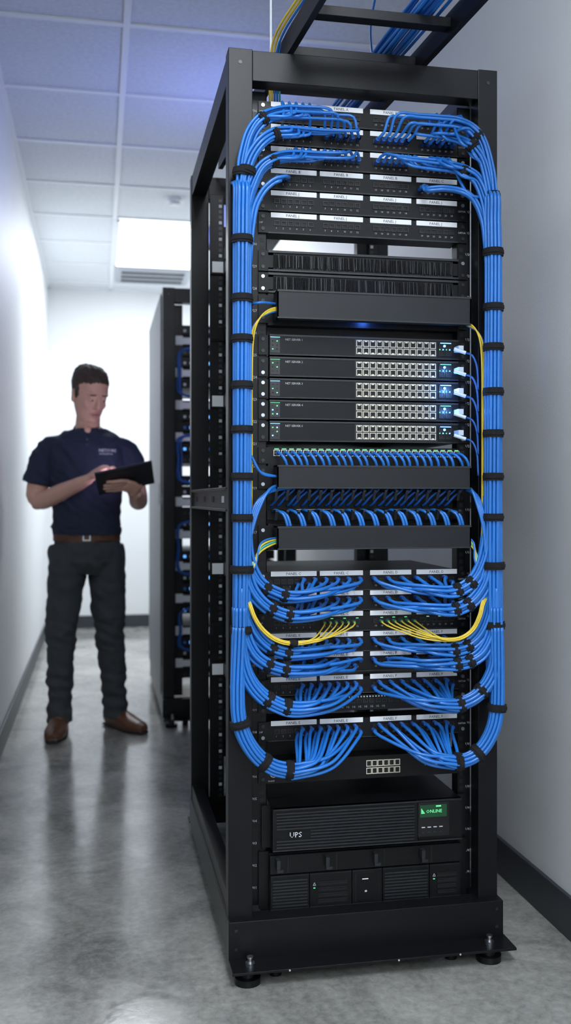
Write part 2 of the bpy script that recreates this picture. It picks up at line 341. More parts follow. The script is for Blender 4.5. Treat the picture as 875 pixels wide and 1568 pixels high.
# ---------------------------------------------------------------- rack frame
def rack_frame(name,x0,y0,w,d,h,labels=True):
    b=MB(); dt=MB(); x1=x0+w; y1=y0+d; pw=.053; pd=.045
    z0=.115
    for (a,c) in ((x0,x0+pw),(x1-.046,x1)):
        for (p,q) in ((y0,y0+pd),(y1-pd,y1)):
            b.box(a,c,p,q,z0-.02,h,STEEL)
    b.box(x0+pw,x1-.046,y0+.001,y0+pd,h-.068,h-.002,STEEL); b.box(x0+pw,x1-.046,y1-pd,y1,h-.068,h-.002,STEEL)
    b.box(x0+.002,x0+.045,y0+pd,y1-pd,h-.06,h-.002,STEEL); b.box(x1-.045,x1-.002,y0+pd,y1-pd,h-.06,h-.002,STEEL)
    b.box(x0-.002,x1+.006,y0-.02,y0+.03,.036,.118,STEEL); b.box(x0,x1,y1-.03,y1,.036,.118,STEEL)
    b.box(x0-.002,x0+.045,y0+.03,y1-.03,.036,.118,STEEL); b.box(x1-.04,x1+.004,y0+.03,y1-.03,.036,.118,STEEL)
    b.box(x0+.002,x0+.035,y0+.05,y1,.118,.16,STEEL)
    b.box(x0-.002,x1+.012,y0-.08,y0+.0,.031,.037,STEEL)
    b.box(x0-.002,x1+.012,y1,y1+.05,.031,.037,STEEL)
    for xa in (x0+.006,x1-.012):
        b.box(xa,xa+.006,y0+.02,y1-.02,1.0,1.055,STEEL)
        b.box(xa-.006,xa,y0+.02,y1-.02,1.048,1.055,STEEL); b.box(xa-.006,xa,y0+.02,y1-.02,1.0,1.006,STEEL)
        for i in range(4): dt.box(xa-.001,xa,y0+.12+i*.2,y0+.16+i*.2,1.02,1.035,PRINT if i==0 else DARK)
    for yy,dy in ((y0+.055,.003),(y1-.09,.003)):
        for sgn in (0,1):
            a=(x0+pw-.002,x0+.094) if sgn==0 else (x1-.076,x1-.044)
            b.box(a[0],a[1],yy,yy+dy,.12,h-.068,STEEL)
            xe=a[1]-.003 if sgn==0 else a[0]
            b.box(xe,xe+.003,yy,yy+.035,.12,h-.068,STEEL)
            xc=(x0+.083) if sgn==0 else (x1-.066)
            z=.14; k=0
            while z<h-.08:
                k+=1
                dt.box(xc-.0045,xc+.0045,yy-.0006,yy,z-.0045,z+.0045,DARK if yy<y0+.1 else (PRINT if k%3==0 else BEZ)); z+=.0165
            if labels and yy<y0+.1:
                xl=x0+.057 if sgn==0 else x1-.056
                z=.16;k=1
                while z<h-.1:
                    dt.text('U%02d'%k,.0085,xl,yy-.0008,z-.003,PRINT); z+=.0496;k+=1
    for x in (x0+.04,x1-.04):
        dt.cyl((x,y0-.05,.037),(x,y0-.05,.044),.011,SCREW,6); dt.cyl((x,y0-.05,.044),(x,y0-.05,.053),.005,SCREW,10)
        dt.cyl((x,y0-.05,.053),(x,y0-.05,.057),.007,SCREW,8)
    for x in (x0+.12,x0+.36,x1-.12): dt.cyl((x,y0-.0815,.034),(x,y0-.08,.034),.002,PRINT,8)
    for x in (x0+.014,x1-.01):
        for z in (.06,.1): dt.cyl((x,y0-.0215,z),(x,y0-.02,z),.0035,BEZ,10)
    for x in (x0+.035,x1-.04):
        for yy in (y0-.045,y1-.04):
            dt.cyl((x,yy,.0),(x,yy,.014),.028,STEEL,20); dt.cyl((x,yy,.014),(x,yy,.034),.014,BEZ,12)
    for x in (x0+.1,x0+.5): dt.cyl((x,y0-.02,.0),(x,y0-.02,.03),.014,STEEL,12)
    for x in (x0+.026,x1-.022):
        dt.cyl((x,y0-.0012,h-.03),(x,y0,h-.03),.004,BEZ,10)
    o=b.build(name,bevel=.0012); dt.build('rail_holes_and_hardware',o); return o
RX0,RY0,RW,RD,RH=.278,2.10,.62,.90,2.008
rack=rack_frame('server_rack',RX0,RY0,RW,RD,RH)
EX0,EX1=.374,.822; YE=2.15
def ears(b,zc,h,y=YE):
    for a,c,xs in ((EX0-.022,EX0,EX0-.012),(EX1,EX1+.022,EX1+.011)):
        b.box(a,c,y-.002,y+.003,zc-h/2,zc+h/2,FACE)
        for dz in (-.3,.3):
            b.cyl((xs,y-.004,zc+dz*h),(xs,y-.002,zc+dz*h),.0042,SCREW if random.random()<.3 else BEZ,10)
groups=[(415,485),(490,556),(567,630),(638,700)]
GX=[(RX(a,YE),RX(c,YE)) for a,c in groups]
PORTX=[]
for a,c in GX:
    for i in range(6): PORTX.append(a+.006+(c-a-.012)*(i+.5)/6)
def port(b,x,z,w=.0125,h=.0105,y=YE,bm=BEZ,inner=DARK):
    t=.0014
    b.box(x-w/2,x+w/2,y-.0022,y,z+h/2-t,z+h/2,bm); b.box(x-w/2,x+w/2,y-.0022,y,z-h/2,z-h/2+t,bm)
    b.box(x-w/2,x-w/2+t,y-.0022,y,z-h/2+t,z+h/2-t,bm); b.box(x+w/2-t,x+w/2,y-.0022,y,z-h/2+t,z+h/2-t,bm)
    b.box(x-w/2+t,x+w/2-t,y-.0004,y,z-h/2+t,z+h/2-t,inner)
def patch_panel(zl,letters,depth=.03,pitch=.0485,led=None):
    b=MB(); zc=zl-.018
    b.box(EX0,EX1,YE,YE+depth,zc-pitch/2+.001,zc+pitch/2-.001,FACE); ears(b,zc,pitch-.003)
    b.box(EX0,EX1,YE-.003,YE,zc-pitch/2+.001,zc-pitch/2+.0035,BEZ)
    for g,(a,c) in enumerate(GX):
        b.box(a,c,YE-.0016,YE,zl-.0055,zl+.0055,WHITE)
        b.text('PANEL '+letters[g],.0088,(a+c)/2-.018,YE-.0019,zl-.003,INK)
    for i,x in enumerate(PORTX):
        port(b,x,zl-.018,bm=BEZ)
        if led and i%2: b.box(x-.003,x+.003,YE-.0016,YE,zl-.0113,zl-.0100,led)
        b.text(str(i+1),.0056,x-.0025,YE-.0012,zl-.031,PRINT)
    b.text('CAT6A',.006,EX1-.001,YE-.0026,zl-.02,PRINT); b.text('24P',.006,EX0-.021,YE-.0026,zl-.02,PRINT)
    return b.build('patch_panel')
top_l=[1.912-.0496*i for i in range(6)]
for i,z in enumerate(top_l): patch_panel(z,'AABB' if i<2 else ('BBBC' if i<4 else 'JJJJ'),depth=.05)
low_py=[879,910,942,974,1005,1041,1108]
low_l=[ZL(p) for p in low_py]
for i,z in enumerate(low_l): patch_panel(z,'CCDD' if i<3 else 'EEFF',depth=.35 if i==0 else .06,pitch=.046 if i!=5 else .040,led=LEDG if i==2 else None)

# brush panels
for py0,py1 in ((383,416),(417,449)):
    b=MB(); z1,z0=ZL(py0),ZL(py1); zc=(z0+z1)/2
    b.box(EX0,EX1,YE,YE+.02,zc+.013,z1-.001,FACE); b.box(EX0,EX1,YE,YE+.02,z0+.001,zc-.015,FACE)
    b.box(EX0,EX0+.012,YE,YE+.02,z0,z1,FACE); b.box(EX1-.012,EX1,YE,YE+.02,z0,z1,FACE)
    b.box(EX0,EX1,YE+.022,YE+.026,z0,z1,FACE)
    ears(b,zc,z1-z0-.002)
    x=EX0+.013
    while x<EX1-.013:
        l=random.uniform(-.003,.002); t=random.uniform(-.0014,.0014)
        b.beam((x,YE-.001+random.uniform(-.002,.002),zc+.014),(x+t,YE-.001+random.uniform(-.003,.002),zc-.0145+l),.0016,.0016,BRUSH if random.random()<.75 else BEZ); x+=.0022
    b.box(EX0,EX1,YE-.004,YE,z1-.006,z1-.001,BEZ); b.box(EX0,EX1,YE-.004,YE,z0+.001,z0+.005,BEZ)
    b.build('brush_panel')

# cable managers with covers
COVER=mat('cover_black',(.009,.010,.013),.36,bump=.1,bscale=900,spec=.4)
def manager(name,py0,py1,fingers=(),back=None):
    yl=2.085; z1=RZ(425,py0,yl); z0=RZ(425,py1,yl); xa,xb=RX(425,yl),RX(722,yl)
    b=MB(); b.box(xa,xb,yl,yl+.003,z0,z1,COVER); b.box(xa,xb,yl+.003,yl+.045,z1-.003,z1,COVER); b.box(xa,xb,yl+.003,yl+.02,z0,z0+.003,COVER)
    b.box(xa,xb,yl-.002,yl,z1-.004,z1,BEZ); b.box(xa,xb,yl-.002,yl,z0,z0+.003,BEZ)
    b.box(xa,xa+.003,yl,yl+.045,z0,z1,COVER); b.box(xb-.003,xb,yl,yl+.045,z0,z1,COVER)
    b.box(EX0,EX1,YE,YE+.03,z0-.004,z1+.004,FACE); ears(b,(z0+z1)/2,z1-z0)
    if back: b.box(EX0,EX1,YE+.032,YE+.035,back[0],back[1],FACE)
    for zf0,zf1 in fingers:
        b.box(EX0,EX1,YE+.012,YE+.02,min(zf0,zf1),max(zf0,zf1),FACE)
        n=18
        for i in range(n):
            x=EX0+.012+(EX1-EX0-.024)*i/(n-1)
            b.beam((x,YE-.045,zf0),(x,YE+.012,zf0),.006,.004,BEZ)
            b.beam((x,YE-.04,zf0),(x,YE-.03,zf1),.006,.003,BEZ)
    return b.build(name)
manager('cable_management_panel',443,487,back=(ZL(511),ZL(450)))
manager('cable_management_panel',712,748,fingers=((ZL(752),ZL(766)),),back=(ZL(780),ZL(749)))
manager('cable_management_panel',806,842,fingers=((ZL(782),ZL(796)),),back=(ZL(843),ZL(781)))

# switches
sw_py=[(512,545),(546,578),(579,611),(612,643),(644,677)]
for k,(p0,p1) in enumerate(sw_py):
    b=MB(); z1,z0=ZL(p0),ZL(p1); zc=(z0+z1)/2; y=YE-.008
    b.box(EX0+.002,EX1-.002,y,YE+.38,z0+.0015,z1-.001,FACE); ears(b,zc,z1-z0-.004)
    b.box(EX0+.002,EX1-.002,y-.0015,y,z1-.005,z1-.001,BEZ); b.box(EX0+.002,EX1-.002,y-.0015,y,z0+.0015,z0+.004,BEZ)
    xa,xb=RX(545,y),RX(668,y)
    b.box(xa-.002,xb+.002,y-.001,y,z0+.005,z1-.006,BEZ)
    for i in range(12):
        x=xa+(xb-xa)*(i+.5)/12
        for dz in (.0085,-.0085):
            port(b,x,zc+dz,.0138,.0145,y-.001,SILVER)
            b.box(x-.003,x+.003,y-.0028,y-.0012,zc+dz+(.0035 if dz>0 else -.006),zc+dz+(.006 if dz>0 else -.0035),SILVER)
    xl=RX(414,y)
    b.box(xl,xl+.022,y-.0012,y,z0+.006,z1-.006,BEZ); b.box(xl,xl+.022,y-.002,y-.0012,z1-.0075,z1-.0068,LEDG if k%2 else LEDB)
    for i in range(3):
        for j in range(2):
            b.box(xl+.004+j*.010,xl+.007+j*.010,y-.002,y-.0012,zc-.011+i*.009,zc-.0085+i*.009,LEDG if (i+j+k)%3==0 else (LEDB if (i+j+k)%3==1 and k>2 else DARK))
    b.text('NET SERVER %d'%(k+1),.0065,RX(437,y),y-.001,z1-.014,PRINT)
    xr=RX(673,y)
    for i in range(2):
        for dz in (.008,-.008): port(b,xr+.006+i*.016,zc+dz,.014,.012,y,BEZ)
    for i in range(4): b.box(xr+i*.008,xr+.0025+i*.008,y-.0025,y,zc-.001,zc+.001,LEDB if i%2 else LEDG)
    b.box(xr+.002,xr+.028,y-.003,y-.0022,zc+.014,zc+.0155,LEDG if k%2 else LEDB)
    b.cyl((xr+.012,y-.004,zc+.008),(xr+.012,y-.002,zc+.008),.0028,LEDB,10)
    b.box(xr+.036,xr+.048,y-.03,y,zc-.006,zc+.006,CLEAR)
    b.build('network_switch')
for z,e in ((ZL(592),.20),(ZL(560),.06),(ZL(625),.10)):
    l=bpy.data.lights.new('status_led_glow','POINT'); l.energy=e; l.color=(.1,.35,1); l.shadow_soft_size=.004
    o=bpy.data.objects.new('status_led_glow',l); o.location=(RX(690,2.12),2.12,z); bpy.context.collection.objects.link(o); o.parent=rack
l=bpy.data.lights.new('cover_glow_fill','POINT'); l.energy=.22; l.color=(.05,.2,1); l.shadow_soft_size=.01  # added point light behind the cover for the blue glow below; no strip
o=bpy.data.objects.new('cover_glow_fill',l); o.location=(.6,2.125,1.435); bpy.context.collection.objects.link(o); o.parent=rack

# green-lit dense patch row
b=MB(); z1,z0=ZL(684),ZL(711); zc=(z0+z1)/2
b.box(EX0,EX1,YE,YE+.2,z0,z1,FACE); ears(b,zc,z1-z0-.003)
ROWX=[RX(418,YE)+(RX(705,YE)-RX(418,YE))*(i+.5)/26 for i in range(26)]
for x in ROWX:
    port(b,x,zc+.006,.014,.014,YE,SILVER); b.box(x-.005,x+.005,YE-.002,YE,z1-.0055,z1-.0038,LEDG)
b.build('patch_panel')
b=MB(); z1,z0=ZL(1069),ZL(1093)
b.box(EX0,EX1,YE,YE+.3,z0,z1,FACE); ears(b,(z0+z1)/2,z1-z0-.003)
for i in range(24): port(b,EX0+.06+i*.015,(z0+z1)/2+.004,.012,.010,YE,BEZ)
for i in range(16): b.box(RX(525,YE)+i*.007,RX(525,YE)+i*.007+.003,YE-.001,YE,z1-.006,z1-.003,PRINT)
for i in range(9): b.text('1G',.006,RX(512,YE)+i*.014,YE-.001,z0+.006,PRINT)
b.build('network_switch')
b=MB(); z1,z0=ZL(1165),ZL(1200); zc=(z0+z1)/2
b.box(EX0,EX1,YE,YE+.3,z0,z1,FACE); ears(b,zc,z1-z0-.003)
b.box(EX0,EX1,YE+.05,YE+.3,z1+.0,z1+.028,FACE)
xa=RX(561,YE)
for i in range(6):
    for dz in (.0085,-.0085): port(b,xa+.0065+i*.0135,zc+dz,.0125,.014,YE,SILVER)
for i in range(4): port(b,RX(655,YE)+i*.018,zc+.004,.013,.012,YE,SILVER if i<2 else BEZ)
b.cyl((RX(419,YE),YE-.002,zc-.004),(RX(419,YE),YE,zc-.004),.008,PRINT,20); b.cyl((RX(419,YE),YE-.003,zc-.004),(RX(419,YE),YE-.002,zc-.004),.006,FACE,20)
b.text('MGMT',.005,RX(411,YE),YE-.001,z0+.004,PRINT)
b.build('network_router')

# UPS
b=MB(); y=2.115; z1,z0=ZL(1240,y),ZL(1305,y); xa,xb=RX(418,y),RX(708,y)
b.box(xa,xb,y+.012,y+.62,z0,z1,FACE)
xm=RX(640,y)
b.box(xa,xm,y,y+.012,z0,z1,FACE); b.box(xm+.003,xb,y+.003,y+.012,z0,z1,FACE)
for i in range(12):
    z=z0+.007+i*(z1-z0-.012)/12
    if i in(3,4,5): b.box(xa+.085,xm-.008,y-.003,y,z,z+.0032,BEZ)
    else: b.box(xa+.008,xm-.008,y-.003,y,z,z+.0032,BEZ)
b.box(xa+.002,xb-.002,y-.002,y+.01,z1-.003,z1,BEZ); b.box(xa,xb,y-.002,y,z0,z0+.003,BEZ)
b.text('UPS',.017,RX(443,y),y-.0035,ZL(1284,y),WHITE)
dx0,dx1=RX(643,y),RX(684,y); dz1,dz0=z1-.010,z1-.038
b.box(dx0-.004,dx1+.006,y-.002,y+.004,z0+.012,z1-.004,DARK); b.box(dx0,dx1,y-.003,y-.002,dz0,dz1,LCD)
b.text('ONLINE',.0105,dx0+.0145,y-.0034,dz0+.010,LEDG)
for i in range(4): b.box(dx0+.003,dx0+.011-i*.002,y-.0036,y-.003,dz0+.009+i*.003,dz0+.011+i*.003,LEDG)
b.box(dx0+.038,dx0+.05,y-.0036,y-.003,dz1-.005,dz1-.002,LEDG)
for i in range(4): b.box(dx0+.004+i*.014,dx0+.012+i*.014,y-.0036,y-.002,z0+.032,z0+.034,PRINT)
for i in range(4): b.box(dx0+.004+i*.014,dx0+.010+i*.014,y-.0036,y-.002,z0+.020,z0+.024,BEZ)
b.box(xa-.02,xa,y+.03,y+.034,z0,z1,FACE); b.box(xb,xb+.02,y+.03,y+.034,z0,z1,FACE)
b.build('uninterruptible_power_supply')
# battery pack beneath
b=MB(); y=2.125; z1,z0=ZL(1309,y),ZL(1397,y); zm=ZL(1341,y); xa,xb=RX(414,y),RX(706,y)
b.box(xa,xb,y+.01,y+.6,z0,z1-.001,FACE)
b.box(xa,xb,y,y+.01,zm+.002,z1-.003,FACE)
for i in range(4):
    a=xa+(xb-xa)*i/4; c=xa+(xb-xa)*(i+1)/4
    b.box(a+.012,a+.020,y-.018,y,zm+.016,z1-.008,BEZ); b.box(a+.012,a+.026,y-.020,y-.012,zm+.012,zm+.018,BEZ)
    b.box(a+.0395,a+.0405,y-.001,y,zm+.004,z1-.005,BEZ)
segs=[(0,.2,'g'),(.2,.42,'t'),(.42,.58,'p'),(.58,.83,'g'),(.83,1,'t')]
for s0,s1,k in segs:
    a=xa+(xb-xa)*s0+.001; c=xa+(xb-xa)*s1-.001
    b.box(a,c,y,y+.01,z0+.004,zm-.001,FACE)
    b.box(a,c,y-.001,y,zm-.004,zm-.0028,BEZ); b.box(a,c,y-.001,y,z0+.004,z0+.005,BEZ)
    if k=='g':
        for j in range(9): b.box(a+.004,c-.004,y-.0020,y,z0+.010+j*.007,z0+.0130+j*.007,BEZ)
    elif k=='t':
        for j in range(4): b.box(a+.018,c-.010,y-.0015,y,z0+.012+j*.013,z0+.018+j*.013,DARK); b.box(a+.018,c-.010,y-.0018,y,z0+.019+j*.013,z0+.020+j*.013,BEZ)
        tx=a+.010; tz=z0+.053
        b.beam((tx-.003,y-.002,tz),(tx+.003,y-.002,tz),.0008,.0008,PRINT); b.beam((tx-.003,y-.002,tz),(tx,y-.002,tz+.006),.0008,.0008,PRINT); b.beam((tx+.003,y-.002,tz),(tx,y-.002,tz+.006),.0008,.0008,PRINT)
        b.box(tx-.002,tx+.002,y-.002,y,z0+.046,z0+.0472,LEDG)
    else:
        b.box(a+.008,c-.008,y-.003,y,z0+.010,zm-.008,FACE); b.box(a+.007,c-.007,y-.0015,y,z0+.009,zm-.007,BEZ); b.box(a+.022,a+.036,y-.0036,y-.003,zm-.022,zm-.0208,LEDW); b.box(a+.028,a+.033,y-.0036,y-.003,z0+.03,z0+.034,PRINT)
b.box(xa-.022,xa,y+.022,y+.026,z0,z1,FACE); b.box(xb,xb+.022,y+.022,y+.026,z0,z1,FACE)
b.box(xa-.02,xb+.02,y+.012,y+.016,.118,z0-.002,FACE)
b.build('battery_module')
b=MB()
b.box(.345,.385,2.93,2.965,.25,1.85,FACE)
for i in range(26): b.box(.352,.378,2.924,2.93,.30+i*.058,.335+i*.058,BEZ)
b.box(.79,.83,2.93,2.965,.25,1.85,FACE)
b.build('power_distribution_unit')
for i,(zz,c) in enumerate(((1.70,WHITE),(1.5,FACE),(1.3,WHITE),(1.12,FACE),(.8,WHITE),(.62,FACE),(.5,WHITE))):
    b=MB(); b.box(.37,.81,2.80,2.91,zz,zz+.04,FACE); b.box(.335,.368,2.896,2.90,zz+.004,zz+.036,c)
    for j in range(10): b.box(.39+j*.04,.41+j*.04,2.795,2.80,zz+.012,zz+.028,BEZ)
    b.box(.33,.37,2.9,2.906,zz,zz+.04,FACE);b.box(.81,.85,2.9,2.906,zz,zz+.04,FACE)
    b.build('rear_fiber_panel')

# ---------------------------------------------------------------- cables
def catmull(P,step=.008):
    P=[Vector(p) for p in P]
    if len(P)<3: return P
    Q=[P[0]*2-P[1]]+P+[P[-1]*2-P[-2]]; out=[]
    for i in range(1,len(Q)-2):
        p0,p1,p2,p3=Q[i-1],Q[i],Q[i+1],Q[i+2]
        n=max(2,min(12,int((p2-p1).length/step)))
        for k in range(n):
            t=k/n; out.append(.5*((2*p1)+(p2-p0)*t+(2*p0-5*p1+4*p2-p3)*t*t+(3*p1-p0-3*p2+p3)*t**3))
    out.append(P[-1]); return out
def hexoff(n,s):
    pts=[]
    for i in range(-5,6):
        for j in range(-5,6): pts.append(((i+j*.5)*s,j*.866*s))
    pts.sort(key=lambda p:(round(math.hypot(*p),4),math.atan2(p[1],p[0]))); return pts[:n]
class Cables:
    def __init__(s): s.P=[]
    def add(s,pts,r,m): s.P.append((catmull(pts),r,m))
    def build(s,name,parent=None):
        b=MB()
        for pts,r,m in s.P:
            seg=8; n=len(pts); v=[];f=[]
            t0=(pts[1]-pts[0]).normalized(); x=t0.orthogonal().normalized()
            for i,p in enumerate(pts):
                t=(pts[min(i+1,n-1)]-pts[max(i-1,0)])
                if t.length<1e-7: t=t0
                t=t.normalized(); x=(x-t*x.dot(t)); x=x.normalized() if x.length>1e-5 else t.orthogonal().normalized(); y=t.cross(x); t0=t
                for k in range(seg):
                    a=2*math.pi*k/seg; v.append(p+x*r*math.cos(a)+y*r*math.sin(a))
            for i in range(n-1):
                for k in range(seg):
                    q=(k+1)%seg; f.append((i*seg+k,i*seg+q,(i+1)*seg+q,(i+1)*seg+k))
            f.append(tuple(range(seg-1,-1,-1))); f.append(tuple(range((n-1)*seg,n*seg)))
            b.add(v,f,m,True)
        return b.build(name,parent)
def centerline(ctrl,Y):
    return catmull([PT(c[0],c[1],c[2] if len(c)>2 else Y) for c in ctrl],.02)
def offset_path(C,a,bb,twist=0):
    out=[]; n=len(C)
    for i,p in enumerate(C):
        t=(C[min(i+1,n-1)]-C[max(i-1,0)]); N=Vector((t.z,0,-t.x))
        N=N.normalized() if N.length>1e-6 else Vector((1,0,0))
        w=twist*i/n
        aa=a*math.cos(w)-bb*math.sin(w); b2=a*math.sin(w)+bb*math.cos(w)
        out.append(p+N*aa+Vector((0,b2,0)))
    return out
def tie(b,C,px=None,py=None,i=None,r=.02,l=.0085):
    if i is None:
        Ym=C[len(C)//2].y
        T=PT(px,py,Ym); i=min(range(len(C)),key=lambda k:(C[k]-T).length)
        p=C[i].copy()
        if px in (371,756,370,369,757,758): p.z=T.z
    else: p=C[i]
    t=(C[min(i+1,len(C)-1)]-C[max(i-1,0)]).normalized()
    b.cyl(p-t*l,p+t*l,r,TIE,20); b.cyl(p-t*l*.4+Vector((0,-.0008,0)),p+t*l*.4+Vector((0,-.0008,0)),r+.0012,TIE,20)
CR=.0040
def fan(cb,C,targets,r,m,off,boot=True):
    for j,T in enumerate(targets):
        a,bb=off[j]; full=offset_path(C,a,bb,.5); pts=full[::2]; E=full[-1]
        if (pts[-1]-E).length>.004: pts.append(E)
        T=Vector(T); d=T-E; s=1 if d.x>0 else -1
        if abs(d.x)>.03: pts.append(Vector((E.x+d.x*.5,E.y+d.y*.08+random.uniform(-.003,.003),E.z+d.z*.22)))
        pts.append(Vector((T.x-s*.008,T.y-.032,T.z+(-.008 if d.z>0 else .006))))
        pts.append(Vector((T.x,T.y-.016,T.z))); pts.append(T)
        cb.add(pts,r,m)
        if boot: boots.cyl(T+Vector((0,-.018,0)),T,.0048 if m is BLUE else .0034,BLUEP if m is BLUE else FIBC,8)
def peel(cb,C,targets,r,m,off,lead=.045):
    for j,T in enumerate(targets):
        a,bb=off[j]; full=offset_path(C,a,bb,.3); T=Vector(T)
        s=1 if C[-1].x>C[0].x else -1
        pts=[p for p in full if (T.x-s*lead-p.x)*s>0 or p is full[0]][::2]
        E=pts[-1]
        pts.append(Vector((T.x-s*lead*.55,E.y-.004,E.z+(T.z-E.z)*.12+.001)))
        pts.append(Vector((T.x-s*.010,T.y-.034,T.z+.010)))
        pts.append(Vector((T.x-s*.001,T.y-.018,T.z+.001))); pts.append(T)
        cb.add(pts,r,m); boots.cyl(T+Vector((0,-.018,0)),T,.0048,BLUEP,8)
boots=MB(); cab=Cables()
YT=2.062
trL=centerline([(371,285),(371,400),(371,600),(371,800),(370,950),(368,1060)],YT)
trR=centerline([(754,300),(756,400),(756,600),(756,800),(757,950),(759,1060)],YT)
for C in (trL,trR):
    for a,bb in hexoff(19,CR*2.06):
        P=offset_path(C,a,bb,.5)[::3]; top=P[0]+Vector((0,.045,.02)); bot=P[-1]+Vector((0,.045,-.02))
        cab.add([top]+P+[bot],CR,BLUE)
for y in (367,457,519,590,658,730,793): tie(boots,trL,371,y,r=.0228)
for y in (387,471,532,600,664,730,792): tie(boots,trR,756,y,r=.0228)
off12=hexoff(12,CR*1.95)
def Pz(i,row): return (PORTX[i],YE-.001,top_l[row]-.018)
def arc(ctrl,Y=2.07): return centerline(ctrl,Y)
A=arc([(370,420),(370,300),(374,240),(384,205),(402,183),(430,173,2.088),(480,173,2.1),(556,177,2.1)])
peel(cab,A,[Pz(i,0) for i in (1,2,3,4,5)]+[Pz(i,1) for i in (5,6,7,8,9,10,11)],CR*.85,BLUE,off12,.035); tie(boots,A,400,184,r=.0155); tie(boots,A,372,262,r=.021)
A=arc([(372,430),(374,320),(379,262),(392,230),(412,211),(435,204,2.08),(480,207,2.1),(556,211,2.1)],2.064)
peel(cab,A,[Pz(i,1) for i in (1,2,3,4)]+[Pz(i,1) for i in (5,7,9,11)],CR*.85,BLUE,off12,.03); tie(boots,A,428,203,r=.0145); tie(boots,A,377,262,r=.018)
A=arc([(373,440),(378,330),(388,285),(400,260),(418,247),(440,241,2.09),(480,242,2.1),(560,246,2.1)],2.068)
peel(cab,A,[Pz(i,2) for i in (3,4,5,6,7,8,9,10,11)],CR*.85,BLUE,off12,.06); tie(boots,A,419,245,r=.0135)
A=arc([(376,460),(383,360),(390,315),(402,292),(418,277),(428,273)],2.072)
fan(cab,A,[Pz(1,3),(PORTX[1]+.008,YE-.001,top_l[3]-.018),Pz(0,3)],CR,BLUE,off12)
A=arc([(755,430),(753,320),(747,260),(737,222),(722,200),(700,190,2.09),(640,185,2.1),(566,180,2.1)])
peel(cab,A,[Pz(i,1) for i in (22,21,20,19,18,17,16,15,14,13,12)],CR*.85,BLUE,off12,.035); tie(boots,A,735,214,r=.0155); tie(boots,A,752,297,r=.021)
A=arc([(755,450),(754,340),(749,285),(740,248),(724,224),(700,212,2.09),(640,208,2.1),(566,206,2.1)],2.066)
peel(cab,A,[Pz(i,1) for i in (23,22,20,18,17)]+[Pz(i,0) for i in (19,21,23)],CR*.85,BLUE,off12,.03); tie(boots,A,719,218,r=.014)
A=arc([(754,450),(749,350),(742,305),(730,277),(712,264),(690,258,2.1),(640,252,2.1),(566,247,2.1)],2.07)
peel(cab,A,[Pz(i,2) for i in (21,20,19,18,17,16,15,14,13,12)],CR*.85,BLUE,off12,.06); tie(boots,A,708,262,r=.0135)
A=arc([(750,470),(744,390),(738,340),(726,310),(708,296),(680,291,2.1),(655,293,2.11)],2.074)
fan(cab,A,[Pz(18,3),(PORTX[18]+.006,YE-.001,top_l[3]-.020),(PORTX[18]-.006,YE-.001,top_l[3]-.022)],CR,BLUE,off12)
rowz=[z-.018 for z in low_l]
LP=[RX(455+i*8.6,YE) for i in range(12)]; RP=[RX(690-i*10.8,YE) for i in range(12)]
low=[
 ([(374,760),(376,820),(381,858),(397,890),(422,906),(450,912)],0,2.072,.017),
 ([(372,800),(375,860),(384,898),(404,924),(430,938),(456,942)],1,2.066,.017),
 ([(371,880),(376,930),(388,962),(406,985),(430,997),(452,1000)],3,2.066,.0165),
 ([(369,900),(371,950),(381,988),(400,1010),(425,1022),(450,1026)],4,2.060,.017),
 ([(367,930),(369,1000),(379,1036),(398,1062),(424,1079),(455,1086)],5,2.056,.0185),
 ([(366,960),(364,1060),(368,1108),(382,1142),(405,1167),(430,1178),(456,1180)],6,2.052,.020)]
lowr=[
 ([(752,760),(748,820),(742,855),(730,883),(712,900),(690,908)],0,2.072,.017),
 ([(754,800),(750,860),(743,893),(727,918),(708,931),(688,936)],1,2.066,.017),
 ([(755,880),(751,925),(743,957),(727,982),(706,994),(687,997)],3,2.066,.0165),
 ([(757,900),(756,950),(747,987),(729,1007),(710,1016),(690,1019)],4,2.060,.017),
 ([(759,930),(760,1000),(754,1033),(738,1058),(716,1075),(694,1081)],5,2.056,.0185),
 ([(760,960),(762,1050),(760,1096),(750,1130),(732,1153),(712,1165),(692,1167)],6,2.052,.020)]
for side,(L,PX) in enumerate(((low,LP),(lowr,RP))):
    for ctrl,row,Y,rr in L:
        C=centerline(ctrl,Y); nn=15 if row in(5,6) else 12
        off=hexoff(nn,CR*1.98); xs=list(PX)
        z=rowz[row]
        if row>=5 : xs=[PX[0]+(PX[-1]-PX[0])*i/(nn-1) for i in range(nn)]
        T=[(x,YE-.001,z+(.0055 if k%2 else -.0055)) for k,x in enumerate(xs)]
        fan(cab,C,T,CR*.97,BLUE,off)
        tie(boots,C,i=len(C)-2,r=rr); tie(boots,C,i=int(len(C)*.70) if row<6 else int(len(C)*.74),r=rr)
tie(boots,trL,370,872,r=.025); tie(boots,trL,369,964,r=.024); tie(boots,trR,757,866,r=.025); tie(boots,trR,758,957,r=.024)
CL6=centerline(low[5][0],2.052); CR6=centerline(lowr[5][0],2.052)
tie(boots,CL6,366,1105,r=.0215); tie(boots,CR6,762,1078,r=.0215)
for x in ROWX:
    if random.random()<.06: continue
    z=ZL(694); d=random.uniform(.012,.02)
    cab.add([Vector((x,YE,z)),Vector((x,YE-.022,z+.001)),Vector((x+d*.5,YE-.038,z-.010)),Vector((x+d,YE-.035,z-.028)),Vector((x+d*1.1,YE-.022,z-.05))],.0034,BLUE)
    boots.cyl((x,YE-.02,z),(x,YE,z),.0046,BLUEP,8)
